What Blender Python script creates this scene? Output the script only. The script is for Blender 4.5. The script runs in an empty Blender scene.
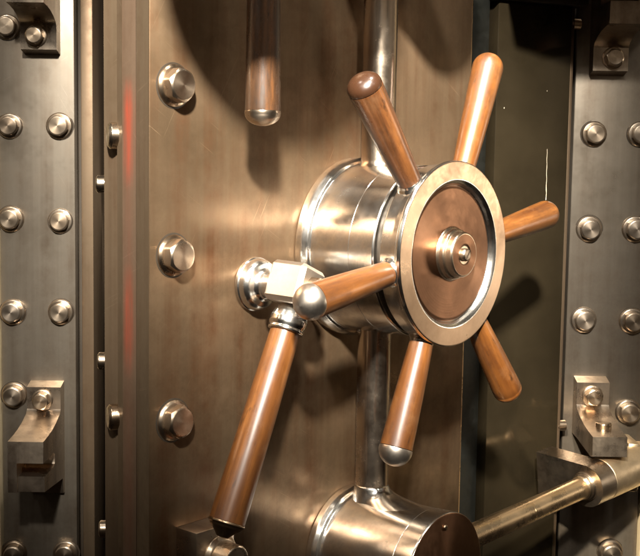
import bpy, bmesh, math, random
from mathutils import Vector, Matrix
random.seed(7)
S = bpy.context.scene
COL = S.collection
PI = math.pi

# ---------------------------------------------------------------- camera model
F = 1137.0
ROLL = math.radians(.87); PITCH = math.atan(113 / F); TH = math.radians(49)
fw = Vector((0, math.cos(PITCH), -math.sin(PITCH)))
up0 = Vector((0, math.sin(PITCH), math.cos(PITCH))); rt0 = Vector((1, 0, 0))
RT = rt0 * math.cos(ROLL) + up0 * math.sin(ROLL)
UP = -rt0 * math.sin(ROLL) + up0 * math.cos(ROLL)
N = Vector((math.sin(TH), -math.cos(TH), 0))      # outward normal of the door plate
T = Vector((math.cos(TH), math.sin(TH), 0))       # along the door plate, away from camera
ZZ = Vector((0, 0, 1))
A = Vector((0.057, 1.959, -0.139))                # hub axis where it meets the plate

def ray(px, py): return RT * ((px - 320) / F) - UP * ((py - 278) / F) + fw
def at(px, py, Y):
    d = ray(px, py); return d * (Y / d.y)
def onw(px, py, w):                               # point on a plane parallel to the door, in door coords
    d = ray(px, py); k = (A + N * w).dot(N) / d.dot(N); p = d * k - A
    return Vector((p.dot(T), p.dot(ZZ), w))
DOOR = Matrix(((T.x, 0, N.x, A.x), (T.y, 0, N.y, A.y), (0, 1, 0, A.z), (0, 0, 0, 1)))
def door(u, v, w): return DOOR @ Vector((u, v, w))

# ---------------------------------------------------------------- object helpers
def tag(o, label=None, cat=None, group=None, kind=None):
    for k, v in (('label', label), ('category', cat), ('group', group), ('kind', kind)):
        if v: o[k] = v
    return o
def thing(name, label, cat, M=None, group=None):
    o = bpy.data.objects.new(name, None); COL.objects.link(o)
    o.empty_display_size = .05
    if M is not None: o.matrix_world = M
    return tag(o, label, cat, group)
def obj(name, bm, mat, parent=None, M=None, sharp=30):
    bmesh.ops.recalc_face_normals(bm, faces=bm.faces[:])
    me = bpy.data.meshes.new(name); bm.to_mesh(me); bm.free()
    for p in me.polygons: p.use_smooth = True
    me.set_sharp_from_angle(angle=math.radians(sharp))
    for m in (mat if isinstance(mat, (list, tuple)) else [mat]): me.materials.append(m)
    o = bpy.data.objects.new(name, me); COL.objects.link(o)
    if parent: o.parent = parent
    if M is not None: o.matrix_local = M
    return o
def dup(o, parent=None, M=None):
    c = o.copy(); COL.objects.link(c); c.parent = parent
    if M is not None: c.matrix_local = M
    for ch in o.children: dup(ch, c, ch.matrix_local.copy())
    return c
def axis_matrix(p, direction, ref=ZZ):
    z = direction.normalized(); x = ref.cross(z)
    if x.length < 1e-4: x = Vector((1, 0, 0))
    x.normalize(); y = z.cross(x)
    return Matrix(((x.x, y.x, z.x, p.x), (x.y, y.y, z.y, p.y), (x.z, y.z, z.z, p.z), (0, 0, 0, 1)))
TR = Matrix.Translation

# ---------------------------------------------------------------- mesh helpers
def lathe(bm, prof, seg=96, M=None):
    rings = []
    for r, z in prof:
        if r < 1e-6:
            rings.append([bm.verts.new((0, 0, z))])
        else:
            rings.append([bm.verts.new((r * math.cos(2 * PI * i / seg), r * math.sin(2 * PI * i / seg), z)) for i in range(seg)])
    for a, b in zip(rings, rings[1:]):
        for i in range(seg):
            j = (i + 1) % seg
            if len(a) == 1 and len(b) == 1: continue
            if len(a) == 1: bm.faces.new((a[0], b[i], b[j]))
            elif len(b) == 1: bm.faces.new((a[i], a[j], b[0]))
            else: bm.faces.new((a[i], a[j], b[j], b[i]))
    if M is not None:
        vs = [v for r in rings for v in r]
        bmesh.ops.transform(bm, matrix=M, verts=vs)
def rnd(prof, rad, n=4):
    """round the inner corners of a (r, z) profile"""
    out = [prof[0]]
    for a, b, c in zip(prof, prof[1:], prof[2:]):
        a, b, c = Vector(a), Vector(b), Vector(c)
        d1, d2 = a - b, c - b
        k = min(rad, d1.length * .36, d2.length * .36)
        if k < 1e-5: out.append(tuple(b)); continue
        p, q = b + d1.normalized() * k, b + d2.normalized() * k
        out.append(tuple(b + d1.normalized() * k * 1.3))
        for i in range(n + 1):
            s = i / n
            out.append(tuple(p * (1 - s) ** 2 + b * 2 * s * (1 - s) + q * s * s))
        out.append(tuple(b + d2.normalized() * k * 1.3))
    out.append(prof[-1]); return out
def box(bm, x0, x1, y0, y1, z0, z1, bev=.002, M=None, segs=2):
    m = Matrix(((x1 - x0, 0, 0, (x0 + x1) / 2), (0, y1 - y0, 0, (y0 + y1) / 2), (0, 0, z1 - z0, (z0 + z1) / 2), (0, 0, 0, 1)))
    if M is not None: m = M @ m
    r = bmesh.ops.create_cube(bm, size=1, matrix=m)
    if bev:
        es = list({e for v in r['verts'] for e in v.link_edges})
        bmesh.ops.bevel(bm, geom=es, offset=bev, segments=segs, profile=.5, affect='EDGES')
def prism(bm, pts, lo, hi, axes='xy', bev=.0015):
    """extrude a closed 2-D outline; axes names the plane of the outline"""
    def mk(a, b, c):
        return {'xy': (a, b, c), 'yz': (c, a, b)}[axes]
    v0 = [bm.verts.new(mk(a, b, lo)) for a, b in pts]
    v1 = [bm.verts.new(mk(a, b, hi)) for a, b in pts]
    fs = [bm.faces.new(v0), bm.faces.new(v1[::-1])]
    n = len(pts)
    for i in range(n):
        j = (i + 1) % n
        fs.append(bm.faces.new((v0[i], v0[j], v1[j], v1[i])))
    if bev:
        es = list({e for f in fs for e in f.edges})
        es = [e for e in es if len(e.link_faces) == 2 and e.calc_face_angle(0) > .4]
        bmesh.ops.bevel(bm, geom=es, offset=bev, segments=2, profile=.5, affect='EDGES', clamp_overlap=True)
def nut(bm, ap, h, rc=None, z0=0, seg=72, dome=0, M=None, rot=0, facet=.4):
    """chamfered hexagon head"""
    rc = rc or ap * 1.0
    hx = []
    for i in range(seg):
        a = 2 * PI * i / seg
        k = ((a + rot) % (PI / 3)) - PI / 6
        hx.append(ap * (1 + (1 / math.cos(k) - 1) * facet))
    def ring(fr, fz):
        return [bm.verts.new((fr(i) * math.cos(2 * PI * i / seg), fr(i) * math.sin(2 * PI * i / seg), fz(i))) for i in range(seg)]
    cz = lambda i: z0 + h - max(0, hx[i] - rc) * 1.0 - .0004
    rings = [ring(lambda i: hx[i], lambda i: z0), ring(lambda i: hx[i], cz),
             ring(lambda i: rc * .985, lambda i: z0 + h - .0004), ring(lambda i: rc * .94, lambda i: z0 + h), ring(lambda i: rc * .90, lambda i: z0 + h + .00002)]
    if dome: rings.append(ring(lambda i: rc * .55, lambda i: z0 + h + dome * .7))
    for a, b in zip(rings, rings[1:]):
        for i in range(seg):
            j = (i + 1) % seg; bm.faces.new((a[i], a[j], b[j], b[i]))
    c = bm.verts.new((0, 0, z0 + h + dome)); l = rings[-1]
    for i in range(seg): bm.faces.new((l[i], l[(i + 1) % seg], c))
    if M is not None: bmesh.ops.transform(bm, matrix=M, verts=[v for r in rings for v in r] + [c])

# ---------------------------------------------------------------- materials
def mat_base(name):
    m = bpy.data.materials.new(name); m.use_nodes = True
    nt = m.node_tree; b = nt.nodes['Principled BSDF']
    return m, nt, b
def nd(nt, t, **kw):
    n = nt.nodes.new(t)
    for k, v in kw.items():
        if k.startswith('i_'): n.inputs[k[2:].replace('_', ' ')].default_value = v
        else: setattr(n, k, v)
    return n
def noise(nt, vec, scale, detail=6, rough=.6):
    n = nd(nt, 'ShaderNodeTexNoise'); n.inputs['Scale'].default_value = scale
    n.inputs['Detail'].default_value = detail; n.inputs['Roughness'].default_value = rough
    nt.links.new(vec, n.inputs['Vector']); return n.outputs['Fac']
def ramp(nt, fac, stops):
    r = nd(nt, 'ShaderNodeValToRGB'); cr = r.color_ramp
    cr.elements.remove(cr.elements[1])
    cr.elements[0].position = 0
    for p, c in stops[1:]: cr.elements.new(p).color = (*c, 1)
    cr.elements[0].position = stops[0][0]; cr.elements[0].color = (*stops[0][1], 1)
    nt.links.new(fac, r.inputs['Fac']); return r.outputs['Color']
def mix(nt, f, a, b, mode='MIX'):
    m = nd(nt, 'ShaderNodeMix', data_type='RGBA', blend_type=mode)
    for s, v in ((0, f), (6, a), (7, b)):
        if hasattr(v, 'links'): nt.links.new(v, m.inputs[s])
        elif s == 0: m.inputs[0].default_value = v
        else: m.inputs[s].default_value = (*v, 1)
    return m.outputs[2]
def mrange(nt, f, a, b, lo=.3, hi=.7):
    m = nd(nt, 'ShaderNodeMapRange'); m.inputs['From Min'].default_value = lo; m.inputs['From Max'].default_value = hi
    m.inputs['To Min'].default_value = a; m.inputs['To Max'].default_value = b
    nt.links.new(f, m.inputs['Value']); return m.outputs['Result']
def coords(nt, scale=(1, 1, 1), space='Object'):
    tc = nd(nt, 'ShaderNodeTexCoord'); mp = nd(nt, 'ShaderNodeMapping')
    mp.inputs['Scale'].default_value = scale
    oi = nd(nt, 'ShaderNodeObjectInfo')
    ml = nd(nt, 'ShaderNodeMath', operation='MULTIPLY'); ml.inputs[1].default_value = 17.0
    nt.links.new(oi.outputs['Random'], ml.inputs[0])
    nt.links.new(ml.outputs[0], mp.inputs['Location'])
    nt.links.new(tc.outputs[space], mp.inputs['Vector']); return mp.outputs['Vector']
def bump(nt, b, h, strength, dist=.001):
    bp = nd(nt, 'ShaderNodeBump'); bp.inputs['Strength'].default_value = strength; bp.inputs['Distance'].default_value = dist
    nt.links.new(h, bp.inputs['Height']); nt.links.new(bp.outputs['Normal'], b.inputs['Normal'])

def sheet_metal(name, c0, c1, rust, rust_amt=.5, rough=(.28, .42), aniso=.8, tang=None, up_axis=1, metallic=1., bumps=.12):
    """rolled plate brushed vertically: streaks, handling marks, brown staining"""
    m, nt, b = mat_base(name)
    st = [140, 140, 140]; st[up_axis] = 1.2
    v_st = coords(nt, tuple(st)); v = coords(nt, (1, 1, 1))
    st2 = [28, 28, 28]; st2[up_axis] = 1.6
    v_s2 = coords(nt, tuple(st2))
    s = noise(nt, v_st, 1.0, 4); s2 = noise(nt, v_s2, 1., 5); big = noise(nt, v, 3.2, 8, .65); fine = noise(nt, v, 24, 8, .7)
    col = mix(nt, mrange(nt, big, 0, 1), c0, c1)
    rr = nd(nt, 'ShaderNodeMath', operation='MULTIPLY'); nt.links.new(mrange(nt, s2, 0, 1, .42, .75), rr.inputs[0]); nt.links.new(mrange(nt, fine, .2, 1, .35, .65), rr.inputs[1])
    r2 = nd(nt, 'ShaderNodeMath', operation='MULTIPLY'); nt.links.new(rr.outputs[0], r2.inputs[0]); r2.inputs[1].default_value = rust_amt
    col = mix(nt, r2.outputs[0], col, rust)
    col = mix(nt, .18, col, ramp(nt, s, [(.3, (.55, .55, .55)), (.7, (1, 1, 1))]), 'MULTIPLY')
    hand = noise(nt, coords(nt, (1, 1, 1)), 9, 10, .72)                  # handling marks and polish residue
    col = mix(nt, .55, col, ramp(nt, hand, [(.36, (.62, .58, .54)), (.52, (1, 1, 1)), (.70, (1.12, 1.1, 1.06))]), 'MULTIPLY')
    # fine cross scratches in two directions
    scr = None
    for ang in (.55, -1.05):
        tcs = nd(nt, 'ShaderNodeTexCoord'); mps = nd(nt, 'ShaderNodeMapping')
        rot = [0, 0, 0]; rot[2 if up_axis == 1 else 1] = ang
        mps.inputs['Rotation'].default_value = rot
        sc_ = [7, 7, 7]; sc_[up_axis] = 330
        m2 = nd(nt, 'ShaderNodeMapping'); m2.inputs['Scale'].default_value = sc_
        nt.links.new(tcs.outputs['Object'], mps.inputs['Vector']); nt.links.new(mps.outputs[0], m2.inputs['Vector'])
        f_ = mrange(nt, noise(nt, m2.outputs[0], 1, 2, .5), 0, 1, .70, .76)
        if scr is None: scr = f_
        else:
            mx = nd(nt, 'ShaderNodeMath', operation='MAXIMUM'); nt.links.new(scr, mx.inputs[0]); nt.links.new(f_, mx.inputs[1]); scr = mx.outputs[0]
    ks = nd(nt, 'ShaderNodeMath', operation='MULTIPLY'); nt.links.new(scr, ks.inputs[0]); nt.links.new(mrange(nt, big, 0, .35, .4, .65), ks.inputs[1])
    col = mix(nt, ks.outputs[0], col, tuple(min(.8, c * 1.7) for c in c0))
    nt.links.new(col, b.inputs['Base Color'])
    ro = nd(nt, 'ShaderNodeMath', operation='ADD'); nt.links.new(mrange(nt, big, rough[0], rough[1]), ro.inputs[0]); nt.links.new(mrange(nt, hand, .12, -.08), ro.inputs[1])
    nt.links.new(ro.outputs[0], b.inputs['Roughness'])
    b.inputs['Metallic'].default_value = metallic
    b.inputs['Anisotropic'].default_value = aniso
    if tang is not None:
        cx = nd(nt, 'ShaderNodeCombineXYZ')
        for i in range(3): cx.inputs[i].default_value = tang[i]
        nt.links.new(cx.outputs[0], b.inputs['Tangent'])
    ad = nd(nt, 'ShaderNodeMath', operation='MULTIPLY_ADD'); nt.links.new(s, ad.inputs[0]); ad.inputs[1].default_value = .5; nt.links.new(fine, ad.inputs[2])
    bump(nt, b, ad.outputs[0], bumps, .0006)
    return m
def turned_metal(name, c0, c1, stain, rough=(.16, .32), aniso=.55, stain_amt=.5, scratch=.1, rings=True, vary=False):
    """metal turned on a lathe about its local Z"""
    m, nt, b = mat_base(name)
    v = coords(nt)
    big = noise(nt, v, 14, 8, .65); fine = noise(nt, v, 70, 6, .7); blot = noise(nt, v, 30, 10, .75)
    col = mix(nt, mrange(nt, big, 0, 1), c0, c1)
    k = nd(nt, 'ShaderNodeMath', operation='MULTIPLY'); nt.links.new(mrange(nt, blot, 0, 1, .42, .82), k.inputs[0]); k.inputs[1].default_value = stain_amt
    col = mix(nt, k.outputs[0], col, stain)
    oi = nd(nt, 'ShaderNodeObjectInfo')
    col = mix(nt, 1, col, ramp(nt, oi.outputs['Random'], [(0, (.66, .60, .54)), (.35, (.95, .90, .84)), (.7, (1, 1, 1)), (1, (.80, .78, .76))]), 'MULTIPLY') if vary else col
    nt.links.new(col, b.inputs['Base Color'])
    ro = nd(nt, 'ShaderNodeMath', operation='ADD'); nt.links.new(mrange(nt, big, *rough), ro.inputs[0]); nt.links.new(mrange(nt, blot, -.05, .10, .3, .8), ro.inputs[1])
    nt.links.new(ro.outputs[0], b.inputs['Roughness']); b.inputs['Metallic'].default_value = 1
    b.inputs['Anisotropic'].default_value = aniso; b.inputs['Anisotropic Rotation'].default_value = .25
    tg = nd(nt, 'ShaderNodeTangent', direction_type='RADIAL', axis='Z'); nt.links.new(tg.outputs[0], b.inputs['Tangent'])
    # lathe rings: noise that depends only on (radius, z)
    if rings:
        tc = nd(nt, 'ShaderNodeTexCoord'); sx = nd(nt, 'ShaderNodeSeparateXYZ'); nt.links.new(tc.outputs['Object'], sx.inputs[0])
        a1 = nd(nt, 'ShaderNodeMath', operation='MULTIPLY'); nt.links.new(sx.outputs[0], a1.inputs[0]); nt.links.new(sx.outputs[0], a1.inputs[1])
        a2 = nd(nt, 'ShaderNodeMath', operation='MULTIPLY_ADD'); nt.links.new(sx.outputs[1], a2.inputs[0]); nt.links.new(sx.outputs[1], a2.inputs[1]); nt.links.new(a1.outputs[0], a2.inputs[2])
        sq = nd(nt, 'ShaderNodeMath', operation='SQRT'); nt.links.new(a2.outputs[0], sq.inputs[0])
        cb = nd(nt, 'ShaderNodeCombineXYZ'); nt.links.new(sq.outputs[0], cb.inputs[0]); nt.links.new(sx.outputs[2], cb.inputs[1])
        rg = noise(nt, cb.outputs[0], 420, 3, .6)
        ad = nd(nt, 'ShaderNodeMath', operation='ADD'); nt.links.new(rg, ad.inputs[0]); nt.links.new(fine, ad.inputs[1])
        bump(nt, b, ad.outputs[0], scratch, .0005)
    else: bump(nt, b, fine, scratch, .0005)
    return m
def wood_mat(name, cs, coat=.5, rough=.3):
    m, nt, b = mat_base(name)
    v = coords(nt, (60, 60, 5)); v2 = coords(nt, (9, 9, 4)); v3 = coords(nt, (1, 1, 1))
    g = noise(nt, v, 1, 8, .65); big = noise(nt, v2, 1, 6, .6); worn = noise(nt, v3, 16, 8, .7)
    col = ramp(nt, g, [(.3, cs[0]), (.5, cs[1]), (.72, cs[2])])
    col = mix(nt, mrange(nt, big, 0, .75, .45, .7), col, cs[0])
    col = mix(nt, mrange(nt, worn, 0, .5, .55, .72), col, cs[3])
    nick = noise(nt, coords(nt, (1, 1, .35)), 62, 5, .6); grime = noise(nt, coords(nt, (1, 1, .5)), 21, 9, .75)
    kn = nd(nt, 'ShaderNodeMath', operation='MULTIPLY'); nt.links.new(mrange(nt, nick, 0, .8, .63, .72), kn.inputs[0]); kn.inputs[1].default_value = 1
    col = mix(nt, mrange(nt, grime, 0, .65, .52, .68), col, tuple(x * .55 for x in cs[0]))
    col = mix(nt, kn.outputs[0], col, (.016, .008, .004))
    nt.links.new(col, b.inputs['Base Color'])
    nt.links.new(mrange(nt, grime, rough - .06, rough + .2), b.inputs['Roughness'])
    nt.links.new(mrange(nt, grime, coat, coat * .35, .4, .65), b.inputs['Coat Weight'])
    b.inputs['Coat Weight'].default_value = coat; b.inputs['Coat Roughness'].default_value = .24
    ad = nd(nt, 'ShaderNodeMath', operation='ADD'); nt.links.new(g, ad.inputs[0]); nt.links.new(kn.outputs[0], ad.inputs[1])
    ad.operation = 'SUBTRACT'
    bump(nt, b, ad.outputs[0], .16, .0008)
    return m

M_plate = sheet_metal('door_plate_steel', (.275, .182, .108), (.110, .072, .040), (.125, .048, .018), .9, (.27, .43), .8, T, metallic=.8, bumps=.06)
M_strip = sheet_metal('door_edge_steel', (.19, .132, .085), (.12, .085, .052), (.09, .045, .022), .8, (.34, .5), .5, Vector((1, 0, 0)), up_axis=2, metallic=.75)
M_frame = sheet_metal('frame_steel', (.29, .248, .198), (.17, .143, .113), (.11, .07, .042), .7, (.30, .44), .6, Vector((1, 0, 0)), up_axis=2, metallic=.78, bumps=.06)
M_lug = sheet_metal('lug_steel', (.62, .52, .42), (.36, .29, .22), (.12, .07, .045), .9, (.2, .40), 0, None, up_axis=2, bumps=.3)
M_nickel = turned_metal('worn_nickel', (.85, .83, .79), (.68, .66, .62), (.22, .20, .18), (.14, .27), .45, .95, .05)
M_rim = turned_metal('satin_bronze_rim', (.70, .50, .34), (.56, .385, .255), (.42, .25, .16), (.27, .36), .7, .5)
M_face = turned_metal('copper_toned_face', (.27, .135, .072), (.19, .095, .052), (.36, .20, .12), (.30, .40), .75, .4, .2)
M_bolt = turned_metal('bolt_steel', (.66, .55, .43), (.54, .44, .34), (.20, .14, .09), (.22, .36), .5, .8, vary=True)
M_rivet = turned_metal('rivet_steel', (.52, .44, .36), (.36, .30, .235), (.14, .10, .07), (.28, .44), .5, .9, vary=True)
M_brass = turned_metal('worn_brass_rod', (.86, .66, .42), (.74, .54, .33), (.45, .26, .14), (.22, .34), .3, .25, .06, False)
M_pale = turned_metal('pale_worn_brass', (.72, .58, .40), (.55, .43, .29), (.30, .21, .13), (.36, .5), .1, .8, .25, False)
M_caps = turned_metal('dull_cap_steel', (.66, .59, .51), (.54, .47, .40), (.28, .21, .15), (.30, .44), .2, .6, .15)
M_capbronze = turned_metal('bronze_cap', (.46, .33, .21), (.34, .24, .15), (.16, .10, .06), (.24, .36), .2, .5)
M_wood = wood_mat('polished_handle_wood', ((.060, .019, .0045), (.110, .038, .008), (.205, .076, .017), (.17, .082, .034)), .5, .3)
M_wood_dark = wood_mat('stained_handle_wood', ((.020, .009, .004), (.066, .024, .008), (.15, .056, .015), (.10, .052, .025)), .6, .24)
M_wood_black = wood_mat('blackened_handle_wood', ((.012, .007, .004), (.040, .019, .009), (.13, .050, .015), (.030, .018, .010)), .6, .22)
def dark_mat(name, c, rough, metallic=0., fleck=None):
    m, nt, b = mat_base(name)
    v = coords(nt); s = noise(nt, v, 7, 8, .65); st = noise(nt, coords(nt, (70, 70, 2)), 1, 4)
    col = mix(nt, mrange(nt, s, 0, 1), c, tuple(x * .6 for x in c))
    if fleck:
        vv = nd(nt, 'ShaderNodeTexVoronoi'); vv.inputs['Scale'].default_value = 60
        nt.links.new(v, vv.inputs['Vector'])
        col = mix(nt, mrange(nt, vv.outputs['Distance'], 1, 0, .03, .06), col, fleck)
    nt.links.new(col, b.inputs['Base Color']); nt.links.new(mrange(nt, st, rough * .85, rough * 1.25), b.inputs['Roughness'])
    b.inputs['Metallic'].default_value = metallic; bump(nt, b, s, .1, .0006)
    return m
M_capbrown = dark_mat('brown_cap', (.036, .015, .007), .26, .1)
M_jamb = dark_mat('dark_polished_panel', (.042, .031, .017), .13, .6)
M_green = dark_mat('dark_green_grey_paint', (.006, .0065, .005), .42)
M_void = dark_mat('dark_brown_void', (.012, .006, .004), .8)
M_groove = dark_mat('blackened_groove', (.035, .024, .014), .6, .4)
M_wall = dark_mat('cream_wall', (.60, .48, .30), .8)
M_scratch = dark_mat('bare_scratch', (.50, .43, .32), .5)

ZT, ZB = .78, -1.05
# ---------------------------------------------------------------- setting
bm = bmesh.new(); box(bm, -1.6, 1.6, 3.3, 3.36, -1.3, 1.0, 0)
tag(obj('interior_wall', bm, M_void), kind='structure')
YF = 2.45
def wall(name, x0, x1, label):
    bm = bmesh.new(); box(bm, x0, x1, YF - .012, YF + .2, ZB, ZT, .002)
    return tag(obj(name, bm, M_wall), kind='structure')
xl = at(3, 470, YF).x; xr = at(638.5, 500, YF).x
wall('wall', xl - 1.2, xl - .004, ''); wall('wall', xr + .004, xr + 1.2, '')

# ---------------------------------------------------------------- the door
dr = thing('vault_door', 'heavy brown steel vault door standing ajar, carrying the spoked wheel', 'vault door', DOOR)
UL, UR = -.457, .347
VT, VB = ZT - A.z, ZB - A.z
bm = bmesh.new(); box(bm, UL, UR, VB, VT, -.003, 0, .001); box(bm, UL + .08, UR, VB, VT, -.06, -.0035, 0)
obj('front_plate', bm, M_plate, dr)
# thin bright edge along the far side
bm = bmesh.new(); box(bm, UR + .0005, UR + .006, VB, VT, -.05, -.002, .001)
obj('edge_bead', bm, M_brass, dr)
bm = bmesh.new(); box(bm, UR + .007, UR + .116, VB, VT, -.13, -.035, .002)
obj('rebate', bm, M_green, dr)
# stepped left edge: plan outline built from real depths
Wd = DOOR.inverted()
E0 = door(UL, 0, 0)
def pl(px, Y):
    p = at(px, 278, Y); return (p.x, p.y)
e0 = (E0.x - .0008, E0.y + .0012)
a1 = pl(136.5, 1.668); b1 = pl(122.5, 1.70); c0 = pl(117.5, 1.735); c1 = pl(104.5, 1.775)
def bar(name, pts, mat):
    bm = bmesh.new(); prism(bm, pts, ZB, ZT, 'xy', .0012)
    return obj(name, bm, mat, dr, Wd)
back = .17
bar('edge_moulding', [e0, a1, (a1[0] + .03, a1[1] + .06), (e0[0] + .02, e0[1] + .09)], M_strip)
M_red = sheet_metal('red_reflection_steel', (.17, .112, .075), (.11, .075, .048), (.09, .045, .022), .8, (.34, .5), .5, Vector((1, 0, 0)), up_axis=2, metallic=.6)
# red reflection painted into the colour of the second moulding
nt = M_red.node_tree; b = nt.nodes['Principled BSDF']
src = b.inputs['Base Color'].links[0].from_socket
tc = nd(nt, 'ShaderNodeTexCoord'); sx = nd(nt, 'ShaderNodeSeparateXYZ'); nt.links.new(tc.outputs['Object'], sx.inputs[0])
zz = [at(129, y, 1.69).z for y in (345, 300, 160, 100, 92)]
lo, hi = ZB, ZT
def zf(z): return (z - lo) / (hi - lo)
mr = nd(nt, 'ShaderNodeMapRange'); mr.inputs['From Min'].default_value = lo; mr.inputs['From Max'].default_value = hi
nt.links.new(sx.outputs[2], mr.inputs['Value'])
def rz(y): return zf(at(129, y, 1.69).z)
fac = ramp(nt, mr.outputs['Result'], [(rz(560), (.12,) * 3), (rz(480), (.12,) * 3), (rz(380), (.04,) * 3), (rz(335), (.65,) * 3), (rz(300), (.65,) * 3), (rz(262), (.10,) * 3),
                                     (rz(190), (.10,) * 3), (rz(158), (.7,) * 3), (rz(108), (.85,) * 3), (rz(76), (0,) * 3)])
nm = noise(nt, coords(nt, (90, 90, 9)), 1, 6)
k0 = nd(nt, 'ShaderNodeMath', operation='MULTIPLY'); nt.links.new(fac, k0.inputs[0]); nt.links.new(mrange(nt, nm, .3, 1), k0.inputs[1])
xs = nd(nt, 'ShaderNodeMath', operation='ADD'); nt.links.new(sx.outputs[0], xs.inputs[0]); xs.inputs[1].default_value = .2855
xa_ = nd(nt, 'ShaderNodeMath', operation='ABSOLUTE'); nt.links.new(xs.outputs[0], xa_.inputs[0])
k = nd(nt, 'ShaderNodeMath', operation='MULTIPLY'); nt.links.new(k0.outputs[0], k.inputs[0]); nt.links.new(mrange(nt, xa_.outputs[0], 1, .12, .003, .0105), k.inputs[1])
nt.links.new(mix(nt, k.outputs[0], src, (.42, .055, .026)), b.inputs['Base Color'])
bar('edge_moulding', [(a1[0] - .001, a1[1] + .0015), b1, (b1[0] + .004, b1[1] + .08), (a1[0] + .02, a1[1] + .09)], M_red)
bar('edge_moulding', [(b1[0] + .0005, b1[1] + .012), c0, (c0[0] + .006, c0[1] + .1), (b1[0] + .02, b1[1] + .1)], M_strip)
bar('edge_moulding', [(c0[0] + .001, c0[1] + .016), c1, (c1[0] + .004, c1[1] + .16), (c0[0] + .03, c0[1] + .16)], M_strip)
# round locking bolts that show along the edge
def pin(px, py, Y, r, ln, yaw):
    p = at(px, py, Y)
    bm = bmesh.new(); lathe(bm, rnd([(0, -ln), (r, -ln), (r, -r * .18), (r * .78, 0), (0, 0)], .0012), 40)
    d = Vector((-math.cos(yaw), -math.sin(yaw), 0))
    return obj('locking_bolt', bm, M_bolt, dr, Wd @ axis_matrix(p, d))
for py in (135.5, 417.5): pin(107.5, py, 1.742, .0205, .05, math.radians(20))
for px, py in ((96, 184), (97.5, 361), (99, 529)): pin(px, py, 1.85, .0145, .06, math.radians(6))

# plate bolts
def soil(o, r):                                   # dried dirt round the seat
    for p in o.data.polygons:
        if math.hypot(p.center.x, p.center.y) > r and p.center.z < .00056: p.material_index = 1
bm = bmesh.new(); lathe(bm, [(.03, .0005), (.0322, .0004), (.0332, 0)], 72); lathe(bm, rnd([(.012, 0), (.0305, 0), (.0305, .003), (.0265, .0064), (.0215, .0064), (.012, .0064)], .0025), 72)
washer = obj('washer', bm, [M_bolt, M_groove]); soil(washer, .0304)
bm = bmesh.new(); nut(bm, .0228, .0165, .0215, .0062, rot=.3, facet=.7)
b0 = obj('bolt', bm, M_bolt, dr, TR((-.4135, .249, 0)))
washer.parent = b0
pos = [(-.413, .249), (-.413, .005), (-.413, -.239)]
first = True
for (u, v) in pos + [(-.413, .493), (-.413, -.483)]:
    if first: b0.matrix_local = TR((u, v, .0002)); first = False; continue
    if abs(v) > .45: continue
    dup(b0, dr, TR((u, v, .0002)) @ Matrix.Rotation(random.uniform(-.6, .6), 4, 'Z'))

# block with big bolt at the foot of the plate
pA = onw(176, 527, 0); pB = onw(208, 516, 0)
blk = thing('bolted_block', 'square steel block with large hexagon bolt below the long wooden lever', 'block', DOOR @ TR((pA.x, pA.y, 0)))
W_ = pB.x - pA.x
bm = bmesh.new(); box(bm, 0, .078, -.10, 0, .0005, .045, .002)
obj('block_body', bm, M_lug, blk)
bm = bmesh.new(); nut(bm, .024, .028, .024, 0)
bb = obj('bolt', bm, M_bolt, blk, TR((.047, -.047, .054)))
bm = bmesh.new(); lathe(bm, rnd([(.01, 0), (.034, 0), (.034, .003), (.028, .009), (.01, .009)], .002), 60)
obj('washer', bm, M_bolt, bb, TR((0, 0, -.009)))

# ---------------------------------------------------------------- hub housing and wheel
ho = thing('wheel_housing', 'round nickel bearing housing fixed to the door behind the spoked wheel', 'bearing housing', DOOR)
prof = rnd([(.10, 0), (.1525, 0), (.1525, .014), (.1475, .024), (.143, .026), (.1418, .034), (.1412, .104), (.1409, .1044), (.1409, .1052), (.1412, .1056), (.1412, .152), (.139, .1545), (.10, .1545)], .003)
bm = bmesh.new(); lathe(bm, prof, 160); obj('drum', bm, M_nickel, ho)
bm = bmesh.new(); lathe(bm, [(.128, .14), (.128, .18)], 96); obj('neck', bm, M_groove, ho)
bm = bmesh.new(); lathe(bm, rnd([(0, 0), (.005, 0), (.005, .003), (.003, .0055), (0, .0055)], .001), 20)
obj('oil_plug', bm, M_bolt, ho, TR((-.139, -.028, .152)) @ Matrix.Rotation(-PI / 2, 4, 'Y'))

wh = thing('handwheel', 'six spoked brass and wood handwheel turning on the round nickel housing', 'wheel', DOOR)
bm = bmesh.new(); lathe(bm, rnd([(.11, .166), (.139, .166), (.1425, .169), (.1435, .19), (.1455, .2005), (.1492, .2035), (.1502, .207), (.149, .212), (.1475, .2125), (.118, .2125), (.114, .2095), (.110, .2015), (.095, .2015)], .0022), 180)
o = obj('rim_drum', bm, [M_nickel, M_rim], wh)
for p in o.data.polygons:
    c = p.center; r = math.hypot(c.x, c.y)
    if c.z > .2045 and r > .12 and r < .148: p.material_index = 1
bm = bmesh.new(); lathe(bm, rnd([(.1095, .2), (.1095, .2025), (.105, .2040), (.045, .2040), (.043, .2046), (0, .2046)], .001), 160)
obj('face_plate', bm, M_face, wh)
bm = bmesh.new(); lathe(bm, rnd([(.044, .2042), (.0425, .2062), (.0405, .2075), (.0405, .2145), (.0385, .2165), (.0365, .217), (.0365, .2265), (.0345, .2295), (.0175, .2295), (.0145, .2285), (0, .2285)], .0015), 96)
boss = obj('boss', bm, [M_bolt, M_face], wh)
for p in boss.data.polygons:
    c = p.center
    if c.z > .2288 and math.hypot(c.x, c.y) < .031: p.material_index = 1
bm = bmesh.new()
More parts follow.
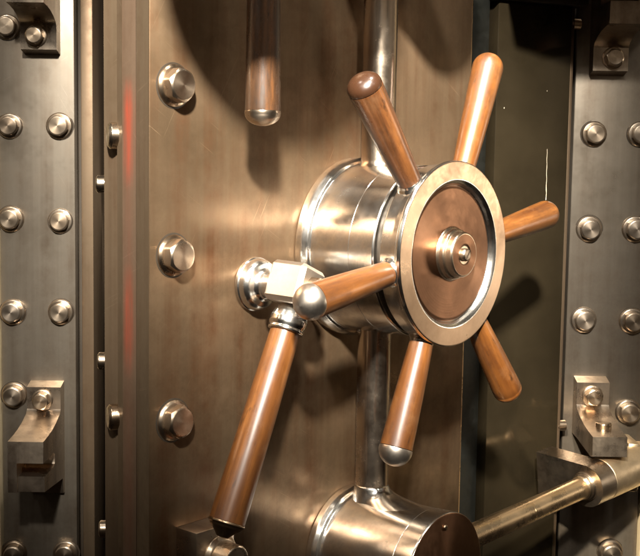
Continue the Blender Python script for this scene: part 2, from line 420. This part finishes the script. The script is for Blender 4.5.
# slotted centre screw
lathe(bm, rnd([(0, .2285), (.0105, .2285), (.0105, .2325), (.0085, .2352), (.0014, .2358), (0, .2358)], .001), 40)
sc = obj('screw', bm, M_bolt, boss)
bm = bmesh.new(); box(bm, -.0088, .0088, -.0011, .0011, .2355, .2362, 0, Matrix.Rotation(.9, 4, 'Z'))
obj('slot', bm, M_groove, wh).parent = wh

def handle_profile(L, r0, r1, z0=0, bul=1.04):
    pts = []
    for i in range(13):
        s = i / 12
        pts.append((r0 + (r1 - r0) * (s ** .85) * (1 + (bul - 1) * math.sin(PI * s)), z0 + (L - z0) * s))
    return pts
def dome(r, z, h, n=10):
    return [(r * math.cos(i / n * PI / 2), z + h * math.sin(i / n * PI / 2)) for i in range(n)] + [(0, z + h)]
spokes = [(9.6, 'wood'), (69.2, 'wood'), (129.6, 'brown'), (189.4, 'steel'), (-110.8, 'steel'), (-50.4, 'groove')]
for a, kind in spokes:
    a_ = math.radians(a)
    M = TR((.142 * math.cos(a_), .142 * math.sin(a_), .1875)) @ axis_matrix(Vector((0, 0, 0)), Vector((math.cos(a_), math.sin(a_), 0)), Vector((0, 0, 1)))
    R0, R1 = .0188, .0262
    LEN = .209
    capz = LEN - .0262
    bm = bmesh.new()
    if kind == 'steel':
        capz = LEN - .030
        lathe(bm, [(0, .004)] + handle_profile(capz, R0, R1, .004) + [(0, capz)], 56)
    elif kind == 'brown':
        lathe(bm, [(0, .004)] + handle_profile(capz, R0, R1 + .0005, .004) + [(0, capz)], 56)
    else:
        body = handle_profile(capz, R0, R1, .004)
        tipp = dome(R1, capz, .0262)
        if kind == 'groove':
            tipp = [(R1 * .96, capz + .003), (R1 * .985, capz + .005)] + [p for p in dome(R1 * .985, capz + .006, .016)]
        lathe(bm, [(0, .004)] + body + tipp, 56)
    sp = obj('spoke', bm, M_wood if kind != 'brown' else M_wood_dark, wh, M, 50)
    bm = bmesh.new(); lathe(bm, rnd([(.014, -.006), (.0245, -.006), (.0235, .0015), (.0205, .0055), (.0192, .0105), (.0150, .0105)], .0015), 56)
    obj('ferrule', bm, M_nickel, sp)
    if kind in ('steel', 'brown'):
        bm = bmesh.new()
        hh = .030 if kind == 'steel' else .0245
        lathe(bm, rnd([(0, capz + .0003), (R1 * .9, capz + .0003), (R1 + .0003, capz + .001), (R1 + .0007, capz + .004)], .0006) + dome(R1 + .0007, capz + .0045, hh - .0045, 14)[1:], 56)
        obj('end_cap', bm, M_caps if kind == 'steel' else M_capbrown, sp, None, 50)

# rods above and below the hub, and the cylinder the lower one enters
def rod(v0, v1, label, name='vertical_rod'):
    t_ = thing(name, label, 'rod', DOOR @ TR((0, v0, .05)) @ Matrix.Rotation(-PI / 2, 4, 'X'))
    L = v1 - v0
    return t_, L
M_rod = turned_metal('rod_steel', (.66, .55, .44), (.56, .46, .36), (.30, .20, .13), (.17, .27), 0, .35, .05, False)
t_, L = rod(.128, .50, 'upper upright steel rod running from the wheel housing out of the top')
bm = bmesh.new(); lathe(bm, [(.044, -.008), (.037, .003), (.032, .010), (.0295, .016), (.0286, .021), (.0285, .05), (.0285, L), (0, L)], 72)
obj('rod_body', bm, M_rod, t_)
t_, L = rod(-.44, -.125, 'lower upright steel rod between the wheel housing and the lower cylinder')
bm = bmesh.new(); lathe(bm, [(.0, .006), (.0285, .006), (.0285, L), (0, L)], 72)
obj('rod_body', bm, M_rod, t_)

def cylinder_housing(v, label):
    lc = thing('cylinder_housing', label, 'cylinder', DOOR @ TR((0, v, 0)))
    prof = rnd([(.06, 0), (.1165, 0), (.1165, .012), (.113, .021), (.108, .022), (.1058, .028), (.1062, .169), (.1058, .1694), (.1058, .1704), (.1072, .171), (.1084, .205), (.1072, .208), (.03, .208), (0, .208)], .0018)
    bm = bmesh.new(); lathe(bm, prof, 160)
    o = obj('drum', bm, [M_nickel, M_face], lc)
    for p in o.data.polygons:
        c = p.center
        if c.z > .2075 and math.hypot(c.x, c.y) < .1075: p.material_index = 1
    # cast socket where the rod enters, sweeping out towards the front
    s = 1 if v < 0 else -1
    bm = bmesh.new(); lathe(bm, [(.13, -.006), (.10, -.002), (.075, .002), (.055, .006), (.042, .011), (.0335, .016), (.0302, .020), (.0288, .022), (.02, .022)], 72)
    for vv in bm.verts:
        r = math.hypot(vv.co.x, vv.co.y)
        if r > .03:                                   # the casting sweeps forward, hardly to the sides
            k2 = (.03 + (r - .03) * (.04 + 1.2 * max(0, -vv.co.y / r) ** 5)) / r
            vv.co.x *= k2; vv.co.y *= k2; r *= k2
        # drape the skirt over the drum
        x = vv.co.x; drop = .1062 - math.sqrt(max(0, .1062 ** 2 - min(abs(x), .1) ** 2))
        k = max(0, min(1, (r - .03) / .05)); vv.co.z -= drop * k
    Mx = TR((0, s * .1062, .05)) @ Matrix.Rotation(-PI / 2 * s, 4, 'X')
    if s > 0: Mx = Mx @ Matrix.Rotation(0, 4, 'Z')
    obj('socket', bm, M_nickel, lc, Mx, 60)
    bm = bmesh.new(); lathe(bm, rnd([(0, 0), (.0052, 0), (.0052, .002), (.0035, .0036), (0, .0036)], .0008), 24)
    obj('rivet', bm, M_bolt, lc, TR((-.004, .086, .208)))
    return lc
cylinder_housing(-.537, 'nickel cylinder housing with brown end face below the lower upright rod')
cylinder_housing(.585, 'added unseen twin cylinder housing above the upper upright rod, just out of the top')  # unseen twin read from the upper rod, added for its shadow on the plate

# ---------------------------------------------------------------- lever handles
wL = .082
piv = Vector((-.246, -.048, 0))
lv = thing('lever_handle', 'long wooden lever hanging from a squared nickel knuckle beside the wheel', 'lever', DOOR @ TR(piv))
bm = bmesh.new(); lathe(bm, rnd([(.01, 0), (.0425, 0), (.0425, .007), (.0405, .0085), (.0395, .018), (.035, .024), (.026, .027), (.0225, .031), (.0215, .034), (.0215, .062), (.01, .062)], .0025), 80)
obj('rosette', bm, M_nickel, lv)
tipw = onw(222.5, 536, wL); ball = onw(289.5, 318, wL)
dirv = Vector((tipw.x - ball.x, tipw.y - ball.y, 0))
dn = dirv.normalized()
# squared knuckle, chamfered, aligned with the lever
ang = math.atan2(dn.y, dn.x) + PI / 2
bm = bmesh.new(); box(bm, -.033, .033, -.031, .031, -.030, .034, .0065, None, 1)
kn = obj('knuckle', bm, M_caps, lv, TR((.004, .004, .082)) @ Matrix.Rotation(ang + .06, 4, 'Z') @ Matrix.Rotation(.13, 4, 'Y'), 20)
bm = bmesh.new(); nut(bm, .016, .016, .016, 0); obj('nut', bm, M_bolt, kn, TR((0, 0, .034)))
bx = Vector((ball.x, ball.y, wL)) - piv
Ml = axis_matrix(bx, dn)
L = dirv.length
bm = bmesh.new(); lathe(bm, rnd([(.0, -.052), (.017, -.052), (.0155, -.030), (.0185, -.018), (.0255, -.008), (.0292, 0.002), (.0292, .011), (.0268, .0165), (.0282, .019), (.0275, .0225), (.0, .0225)], .002), 64)
obj('collar', bm, M_nickel, lv, Ml, 40)
bm = bmesh.new(); lathe(bm, [(0, .0222)] + handle_profile(L - .022, .0232, .0272, .0222, 1.03) + [(0, L - .022)], 64)
obj('grip', bm, M_wood, lv, Ml)
bm = bmesh.new(); lathe(bm, rnd([(0, L - .0218), (.0276, L - .0218), (.028, L - .0185), (.0255, L - .0165), (.0236, L - .013), (.0165, L - .007), (.0125, L - .003), (.009, L + .0015), (0, L + .0028)], .001), 64)
obj('end_cap', bm, M_capbronze, lv, Ml, 40)

wH = .10
a0 = onw(262.5, 126, wH); a9 = onw(263, 3, wH)
tl = thing('lever_handle', 'dark stained wooden lever hanging straight down from beyond the top', 'lever', DOOR @ TR((a0.x, .60, wH)))
Ml = axis_matrix(Vector((0, 0, 0)), Vector((0, -1, 0)), Vector((0, 0, 1)))
Lh = .60 - a0.y
bm = bmesh.new(); lathe(bm, [(0, .05)] + handle_profile(Lh - .022, .0215, .0255, .05, 1.02) + [(0, Lh - .022)], 64)
obj('grip', bm, M_wood_black, tl, Ml)
bm = bmesh.new(); lathe(bm, [(0, Lh - .0218), (.0258, Lh - .0218), (.0262, Lh - .018)] + dome(.0258, Lh - .0175, .0175), 64)
obj('end_cap', bm, M_bolt, tl, Ml, 50)
bm = bmesh.new(); lathe(bm, rnd([(0, .0), (.24, 0), (.24, .025), (0, .025)], .004), 96)
obj('shadow_disc', bm, M_nickel, tl, TR((-.51 - a0.x, .69 - .60, .2)))  # unseen disc added to cast the slanting shadow on the plate
bm = bmesh.new(); box(bm, -.035, .035, -.04, .04, -.10, .035, .008)
obj('knuckle', bm, M_nickel, tl, TR((0, 0, 0)), 20)
bm = bmesh.new(); lathe(bm, rnd([(0, 0), (.022, 0), (.022, .17), (0, .17)], .002), 40)
obj('disc_stem', bm, M_nickel, tl, TR((0, .02, .032)))  # stem that carries the added disc

# ---------------------------------------------------------------- dark panel on the far side
P0, P1 = at(491, 278, 2.325), at(563, 278, 2.40)
dx = Vector((P1.x - P0.x, P1.y - P0.y, 0)); wid = dx.length; dx.normalize(); nx = Vector((-dx.y, dx.x, 0))
Mj = Matrix(((dx.x, nx.x, 0, P0.x), (dx.y, nx.y, 0, P0.y), (0, 0, 1, 0), (0, 0, 0, 1)))
zt = at(530, 3, 2.36).z
jp = thing('jamb_panel', 'tall dark polished panel with pale scratches between the door and the right frame', 'panel', Mj)
bm = bmesh.new(); box(bm, 0, wid, 0, .05, ZB, zt, .002); obj('panel_face', bm, M_jamb, jp)
bm = bmesh.new(); box(bm, wid + .0005, wid + .012, .006, .05, ZB, zt, .003); obj('edge_strip', bm, M_strip, jp)
bm = bmesh.new(); box(bm, -.02, wid + .03, -.015, .08, zt + .001, zt + .06, .003); obj('head_rail', bm, M_groove, jp)
def panel_pt(px, py):
    d = ray(px, py); k = P0.dot(nx) / d.dot(nx); p = d * k - P0
    return p.dot(dx), p.z + P0.z
bm = bmesh.new()
x0, z0 = panel_pt(547, 149); x1, z1 = panel_pt(546, 200)
n_ = 14
prev = None
for i in range(n_ + 1):
    s = i / n_; x = x0 + (x1 - x0) * s + .0004 * math.sin(i * 1.7); z = z0 + (z1 - z0) * s; w_ = .0011 * (.25 + s) * random.uniform(.45, 1.15)
    cur = [bm.verts.new((x + dx_ * w_, -.0012 if dx_ == 0 else -.0003, z)) for dx_ in (-1, 0, 1)]
    if prev:
        for j in (0, 1): bm.faces.new((prev[j], prev[j + 1], cur[j + 1], cur[j]))
    prev = cur
for px, py in ((504, 108), (547, 91)):
    x, z = panel_pt(px, py)
    s_ = random.uniform(.0003, .0009)
    box(bm, x - s_ * .7, x + s_ * .7, -.0008, .0004, z - s_ * 1.5, z + s_ * 2, 0)
obj('scratch', bm, M_scratch, jp)
def small_bolt(px, py):
    x, z = panel_pt(px, py)
    bm = bmesh.new(); nut(bm, .011, .018, .011, 0); lathe(bm, rnd([(0, -.004), (.0135, -.004), (.0135, 0), (0, 0)], .001), 40)
    obj('side_bolt', bm, M_bolt, jp, TR((wid + .0125, .018, z)) @ Matrix.Rotation(PI / 2, 4, 'Y') @ Matrix.Rotation(.3, 4, 'X'))
for y in (22, 427): small_bolt(566, y)

# ---------------------------------------------------------------- riveted frames
bm = bmesh.new(); nut(bm, .0203, .016, .0190, .0055, dome=.0006)
RV = bm.copy(); bm.free()
rivet0 = None; ring0 = None
def frame(label, x0, x1, rivets, inner):
    global rivet0
    fr = thing('frame_plate', label, 'frame', TR(((x0 + x1) / 2, YF, 0)))
    cx = (x0 + x1) / 2
    bm = bmesh.new(); box(bm, x0 - cx, x1 - cx, 0, .06, ZB, ZT, .003); obj('plate', bm, M_frame, fr)
    s = 1 if inner > 0 else -1
    xi = (x1 if s > 0 else x0) - cx
    bm = bmesh.new(); box(bm, *sorted((xi + s * .0005, xi + s * .010)), .03, .2, ZB, ZT, .002); obj('inner_groove', bm, M_groove, fr)
    bm = bmesh.new(); box(bm, *sorted((xi + s * .0105, xi + s * .037)), .012, .2, ZB, ZT, .003); obj('inner_strip', bm, M_strip, fr)
    for px, py in rivets:
        p = at(px, py, YF)
        M = TR((p.x - cx, .0006, p.z)) @ Matrix.Rotation(PI / 2, 4, 'X') @ Matrix.Rotation(random.uniform(0, 6), 4, 'Z') @ Matrix.Rotation(random.uniform(-.035, .035), 4, 'X') @ Matrix.Scale(random.uniform(.96, 1.03), 4)
        if rivet0 is None:
            rivet0 = obj('rivet', RV.copy(), M_rivet, fr, M)
            bm = bmesh.new(); lathe(bm, [(.028, .0006), (.0302, .0005), (.0308, -.0006)], 56); lathe(bm, rnd([(.012, 0), (.0285, 0), (.0285, .002), (.0255, .0058), (.012, .0058)], .002), 56)
            soil(obj('washer', bm, [M_rivet, M_groove], rivet0), .0286)
        else: dup(rivet0, fr, M)
    return fr
xa = at(75.5, 278, YF).x
frame('left steel frame plate studded with rivets, beyond the near edge of the door', xl, xa,
      [(7.5, 27), (10, 126), (59.5, 126), (11, 219), (60.5, 221), (13, 312), (61, 312), (14.5, 395), (14.5, 553), (66, 553)], 1)
xb = at(568, 278, YF).x
frame('right steel frame plate studded with rivets, beyond the dark panel', xb, xr,
      [(594, 134), (640, 134), (589, 229), (635, 229), (583.5, 320), (632, 321), (628, 412), (610, 552)], -1)

# ---------------------------------------------------------------- hook lugs
def lug(label, px0, px1, ytop, flip, lean, bolt_px, top_bolt=False, cheek=True, reach=.86):
    """forged hook on the frame: bolted foot, flare towards the viewer, slotted jaw"""
    Yb = YF - .035
    x0, x1 = at(px0, 390 if not flip else 40, Yb).x, at(px1, 390 if not flip else 40, Yb).x
    zt_ = at(px0, ytop, Yb).z
    s = -1 if not flip else 1
    cx = (x0 + x1) / 2
    t_ = thing('hook_lug', label, 'lug', TR((cx, YF, zt_)), 'hook lugs bolted to the frames')
    hw = (x1 - x0) / 2
    # outline in (depth towards viewer = -y, height)
    o1 = [(0, -s * .008), (-.035, 0), (-.035, s * .048), (-.045, s * .057), (-.085, s * .068), (-.125, s * .075), (-.165, s * .079), (-.215, s * .082), (-.218, s * .126)]
    slot = [(-.115, s * .126), (-.104, s * .130), (-.100, s * .142), (-.104, s * .152), (-.115, s * .156), (-.206, s * .156)]
    lip = [(-.206, s * .188), (-.02, s * .205), (-.012, s * .24), (0, s * .24)]
    if top_bolt: o1 = o1[:-2] + [(-.215, s * .082), (-.218, s * .122)]; slot = [(-.20, s * .126), (-.05, s * .118)]; lip = [(0, s * .118)]
    if reach != 1: o1, slot, lip = ([(a if a > -.04 else -.035 + (a + .035) * reach, b) for a, b in q] for q in (o1, slot, lip))
    bm = bmesh.new()
    ck = .018 if cheek else 0
    if lean > 0: prism(bm, o1 + slot + lip, -hw + ck, hw, 'yz', .003)
    else: prism(bm, o1 + slot + lip, -hw, hw - ck, 'yz', .003)
    if cheek:
        full = o1 + [(o1[-1][0] + .002, s * .188)] + lip[1:]
        full = [(a + .0006, b) for a, b in full]
        a, b = (-hw - .0005, -hw + ck) if lean > 0 else (hw - ck, hw + .0005)
        prism(bm, full, a, b, 'yz', .0018)
    body = obj('hook_body', bm, M_lug, t_, None, 35)
    bm = bmesh.new(); nut(bm, .0165, .019, .0160, .0035, rot=.2, facet=.95)
    bp = at(*bolt_px, Yb)
    bo = obj('bolt', bm, M_bolt, t_, TR((bp.x - cx, -.0352, bp.z - zt_)) @ Matrix.Rotation(PI / 2, 4, 'X'))
    bm = bmesh.new(); lathe(bm, rnd([(.01, 0), (.023, 0), (.023, .0025), (.02, .004), (.01, .004)], .001), 48)
    obj('washer', bm, M_bolt, bo)
    if top_bolt:
        bm = bmesh.new(); lathe(bm, rnd([(0, 0), (.0165, 0), (.0165, .011), (.0148, .0135), (0, .0135)], .001), 48)
        obj('pivot_pin', bm, M_bolt, t_, TR((.002, -.125, s * .080)))
    return t_
lug('slotted steel hook lug low on the left frame, its jaw empty', 27, 60.5, 387, False, 1, (42.5, 400))
lug('bolted steel hook lug low on the right frame, gripping the curved arm', 577, 609.5, 382.5, False, -1, (592.5, 396), True, False)
lug('shadowed steel hook lug at the top of the left frame', 20.5, 56.5, 49, True, 1, (36, 36), reach=.6)
lug('dark steel hook lug at the top of the right frame, deep in shade', 594, 629, 70.5, True, -1, (613, 58), reach=.7)

# ---------------------------------------------------------------- pressure rod and its arm
R1 = at(583.5, 487, 2.24)
R0 = door(.09, -.553, .10)
d0 = at(480, 532, 1.95)
br = thing('pressure_rod', 'slanting brass toned rod running from the lower cylinder to the arm at right', 'rod', axis_matrix(R0, R1 - R0))
L = (R1 - R0).length
bm = bmesh.new(); lathe(bm, rnd([(0, 0), (.0225, 0), (.0225, L * .62), (.0222, L * .625), (.0222, L - .012), (.0255, L - .006), (.026, L + .004), (.0, L + .004)], .0015), 64)
obj('rod_body', bm, M_brass, br)
ax = (R1 - R0).normalized()
ar = thing('pivot_arm', 'dark curved steel arm with a worn brass knuckle gripped by the right lower lug', 'arm', axis_matrix(R1 + ax * .004, ax))
bm = bmesh.new(); lathe(bm, rnd([(0, -.012), (.0255, -.012), (.0268, -.008), (.0268, -.005), (.030, -.003), (.030, .004), (0, .004)], .0015), 64)
obj('collar', bm, M_bolt, ar)
r_ = .0435
out = [(-r_ * math.sin(i / 24 * PI), -r_ * math.cos(i / 24 * PI)) for i in range(25)] + [(.125, r_ + .002), (.125, -r_ - .002)]
bm = bmesh.new(); prism(bm, out, .002, .048, 'xy', .004)
obj('lever_plate', bm, M_lug, ar)
bm = bmesh.new(); lathe(bm, rnd([(0, .0485), (.0432, .0485), (.0440, .051), (.0440, .19), (.041, .195), (0, .195)], .003), 64)
obj('knuckle', bm, M_pale, ar)
AM = ar.matrix_world.inverted()
# upright flange at the frame end
f0 = at(630, 440, 2.36)
bm = bmesh.new(); box(bm, -.012, .014, -.03, .06, -.105, 0, .006)
obj('flange', bm, M_pale, ar, AM @ TR(f0))

# its twin above, underside just in view; bar enlarged to shade the corner
ua = thing('pivot_arm', 'shadowed steel arm enlarged to shade the top right corner above the dark panel', 'arm', TR(at(612, -34, 2.28)))
bm = bmesh.new(); box(bm, -.20, .20, -.20, .12, -.035, .05, .006); obj('bar', bm, M_lug, ua)
bm = bmesh.new(); lathe(bm, rnd([(0, 0), (.045, 0), (.045, .14), (0, .14)], .004), 56); obj('knuckle', bm, M_brass, ua, TR((.03, -.09, .0)) @ Matrix.Rotation(-PI / 2, 4, 'X'))
bm = bmesh.new(); nut(bm, .014, .016, .014, 0); obj('bolt', bm, M_bolt, ua, TR((.01, .03, -.035)) @ Matrix.Rotation(PI, 4, 'X'))

# ---------------------------------------------------------------- camera
cd = bpy.data.cameras.new('camera'); cam = bpy.data.objects.new('camera', cd); COL.objects.link(cam)
cam.matrix_world = Matrix(((RT.x, UP.x, -fw.x, 0), (RT.y, UP.y, -fw.y, 0), (RT.z, UP.z, -fw.z, 0), (0, 0, 0, 1)))
cd.sensor_width = 36; cd.sensor_fit = 'HORIZONTAL'; cd.lens = 36 * F / 640
cd.clip_start = .05; cd.clip_end = 100
cd.dof.use_dof = False
S.camera = cam

# ---------------------------------------------------------------- light
def area(name, loc, target, size, power, col):
    l = bpy.data.lights.new(name, 'AREA'); l.shape = 'DISK'; l.size = size; l.energy = power; l.color = col
    o = bpy.data.objects.new(name, l); COL.objects.link(o)
    o.matrix_world = axis_matrix(Vector(loc), Vector(loc) - Vector(target)); return o
def spot(name, loc, target, radius, power, col, cone, blend):
    l = bpy.data.lights.new(name, 'SPOT'); l.shadow_soft_size = radius; l.energy = power; l.color = col
    l.spot_size = math.radians(cone); l.spot_blend = blend
    o = bpy.data.objects.new(name, l); COL.objects.link(o)
    o.matrix_world = axis_matrix(Vector(loc), Vector(loc) - Vector(target)); return o
KD = Vector((-.02, -1.54, .96)).normalized()
spot('key_and_fill', A + KD * 4.2, A + Vector((-.08, 0, .22)), .13, 6000, (1, .945, .84), 20, 1)
K2 = Vector((.30, -1.2, 1.55)).normalized()
spot('key_and_fill', A + K2 * 3.6, A + Vector((-.05, 0, .2)), .14, 1000, (1, .945, .84), 20, 1)  # weaker second spot, added as fill
area('ceiling_lamp', (-1.2, 1.0, 1.9), (-.5, 2.3, .2), .2, 15, (1, .94, .84))
area('ceiling_lamp', (.5, 1.42, 1.9), (.6, 2.2, -.3), .16, 32, (1, .94, .84))
for x, y in ((-2.2, -1.2), (.2, -2.2), (2.4, -.6)):
    area('ceiling_lamp', (x, y, 2.2), (x * .3, 1.5, -.2), .35, 13, (1, .92, .80))
B_ = at(600, 490, 2.27)
spot('bracket_fill', (-.35, -.55, 1.35), B_, .06, 2000, (1, .90, .72), 8.5, 1)  # added spot that brightens the lower arm and rod
area('side_fill', (3.0, 2.55, -.15), (0.2, 1.9, -.1), .6, 6, (1, .86, .68))  # added soft fill that brightens the wheel rim
W = bpy.data.worlds.new('World'); S.world = W; W.use_nodes = True
nt = W.node_tree; bg = nt.nodes['Background']
tc = nd(nt, 'ShaderNodeTexCoord')
sx = nd(nt, 'ShaderNodeSeparateXYZ'); nt.links.new(tc.outputs['Generated'], sx.inputs[0])
col = ramp(nt, mrange(nt, sx.outputs[2], 0, 1, -1, 1), [(.0, (.012, .007, .004)), (.36, (.022, .013, .008)), (.46, (.07, .047, .03)), (.53, (.20, .15, .10)), (.60, (.30, .24, .175)), (.75, (.42, .37, .30)), (1, (.22, .19, .15))])
nz = noise(nt, tc.outputs['Generated'], 2.6, 3)
col = mix(nt, 1, col, ramp(nt, nz, [(.40, (.2, .2, .2)), (.60, (1.8, 1.8, 1.8))]), 'MULTIPLY')
nt.links.new(col, bg.inputs['Color']); bg.inputs['Strength'].default_value = .42

S.view_settings.view_transform = 'Standard'; S.view_settings.look = 'None'
S.view_settings.exposure = .16; S.view_settings.gamma = 1
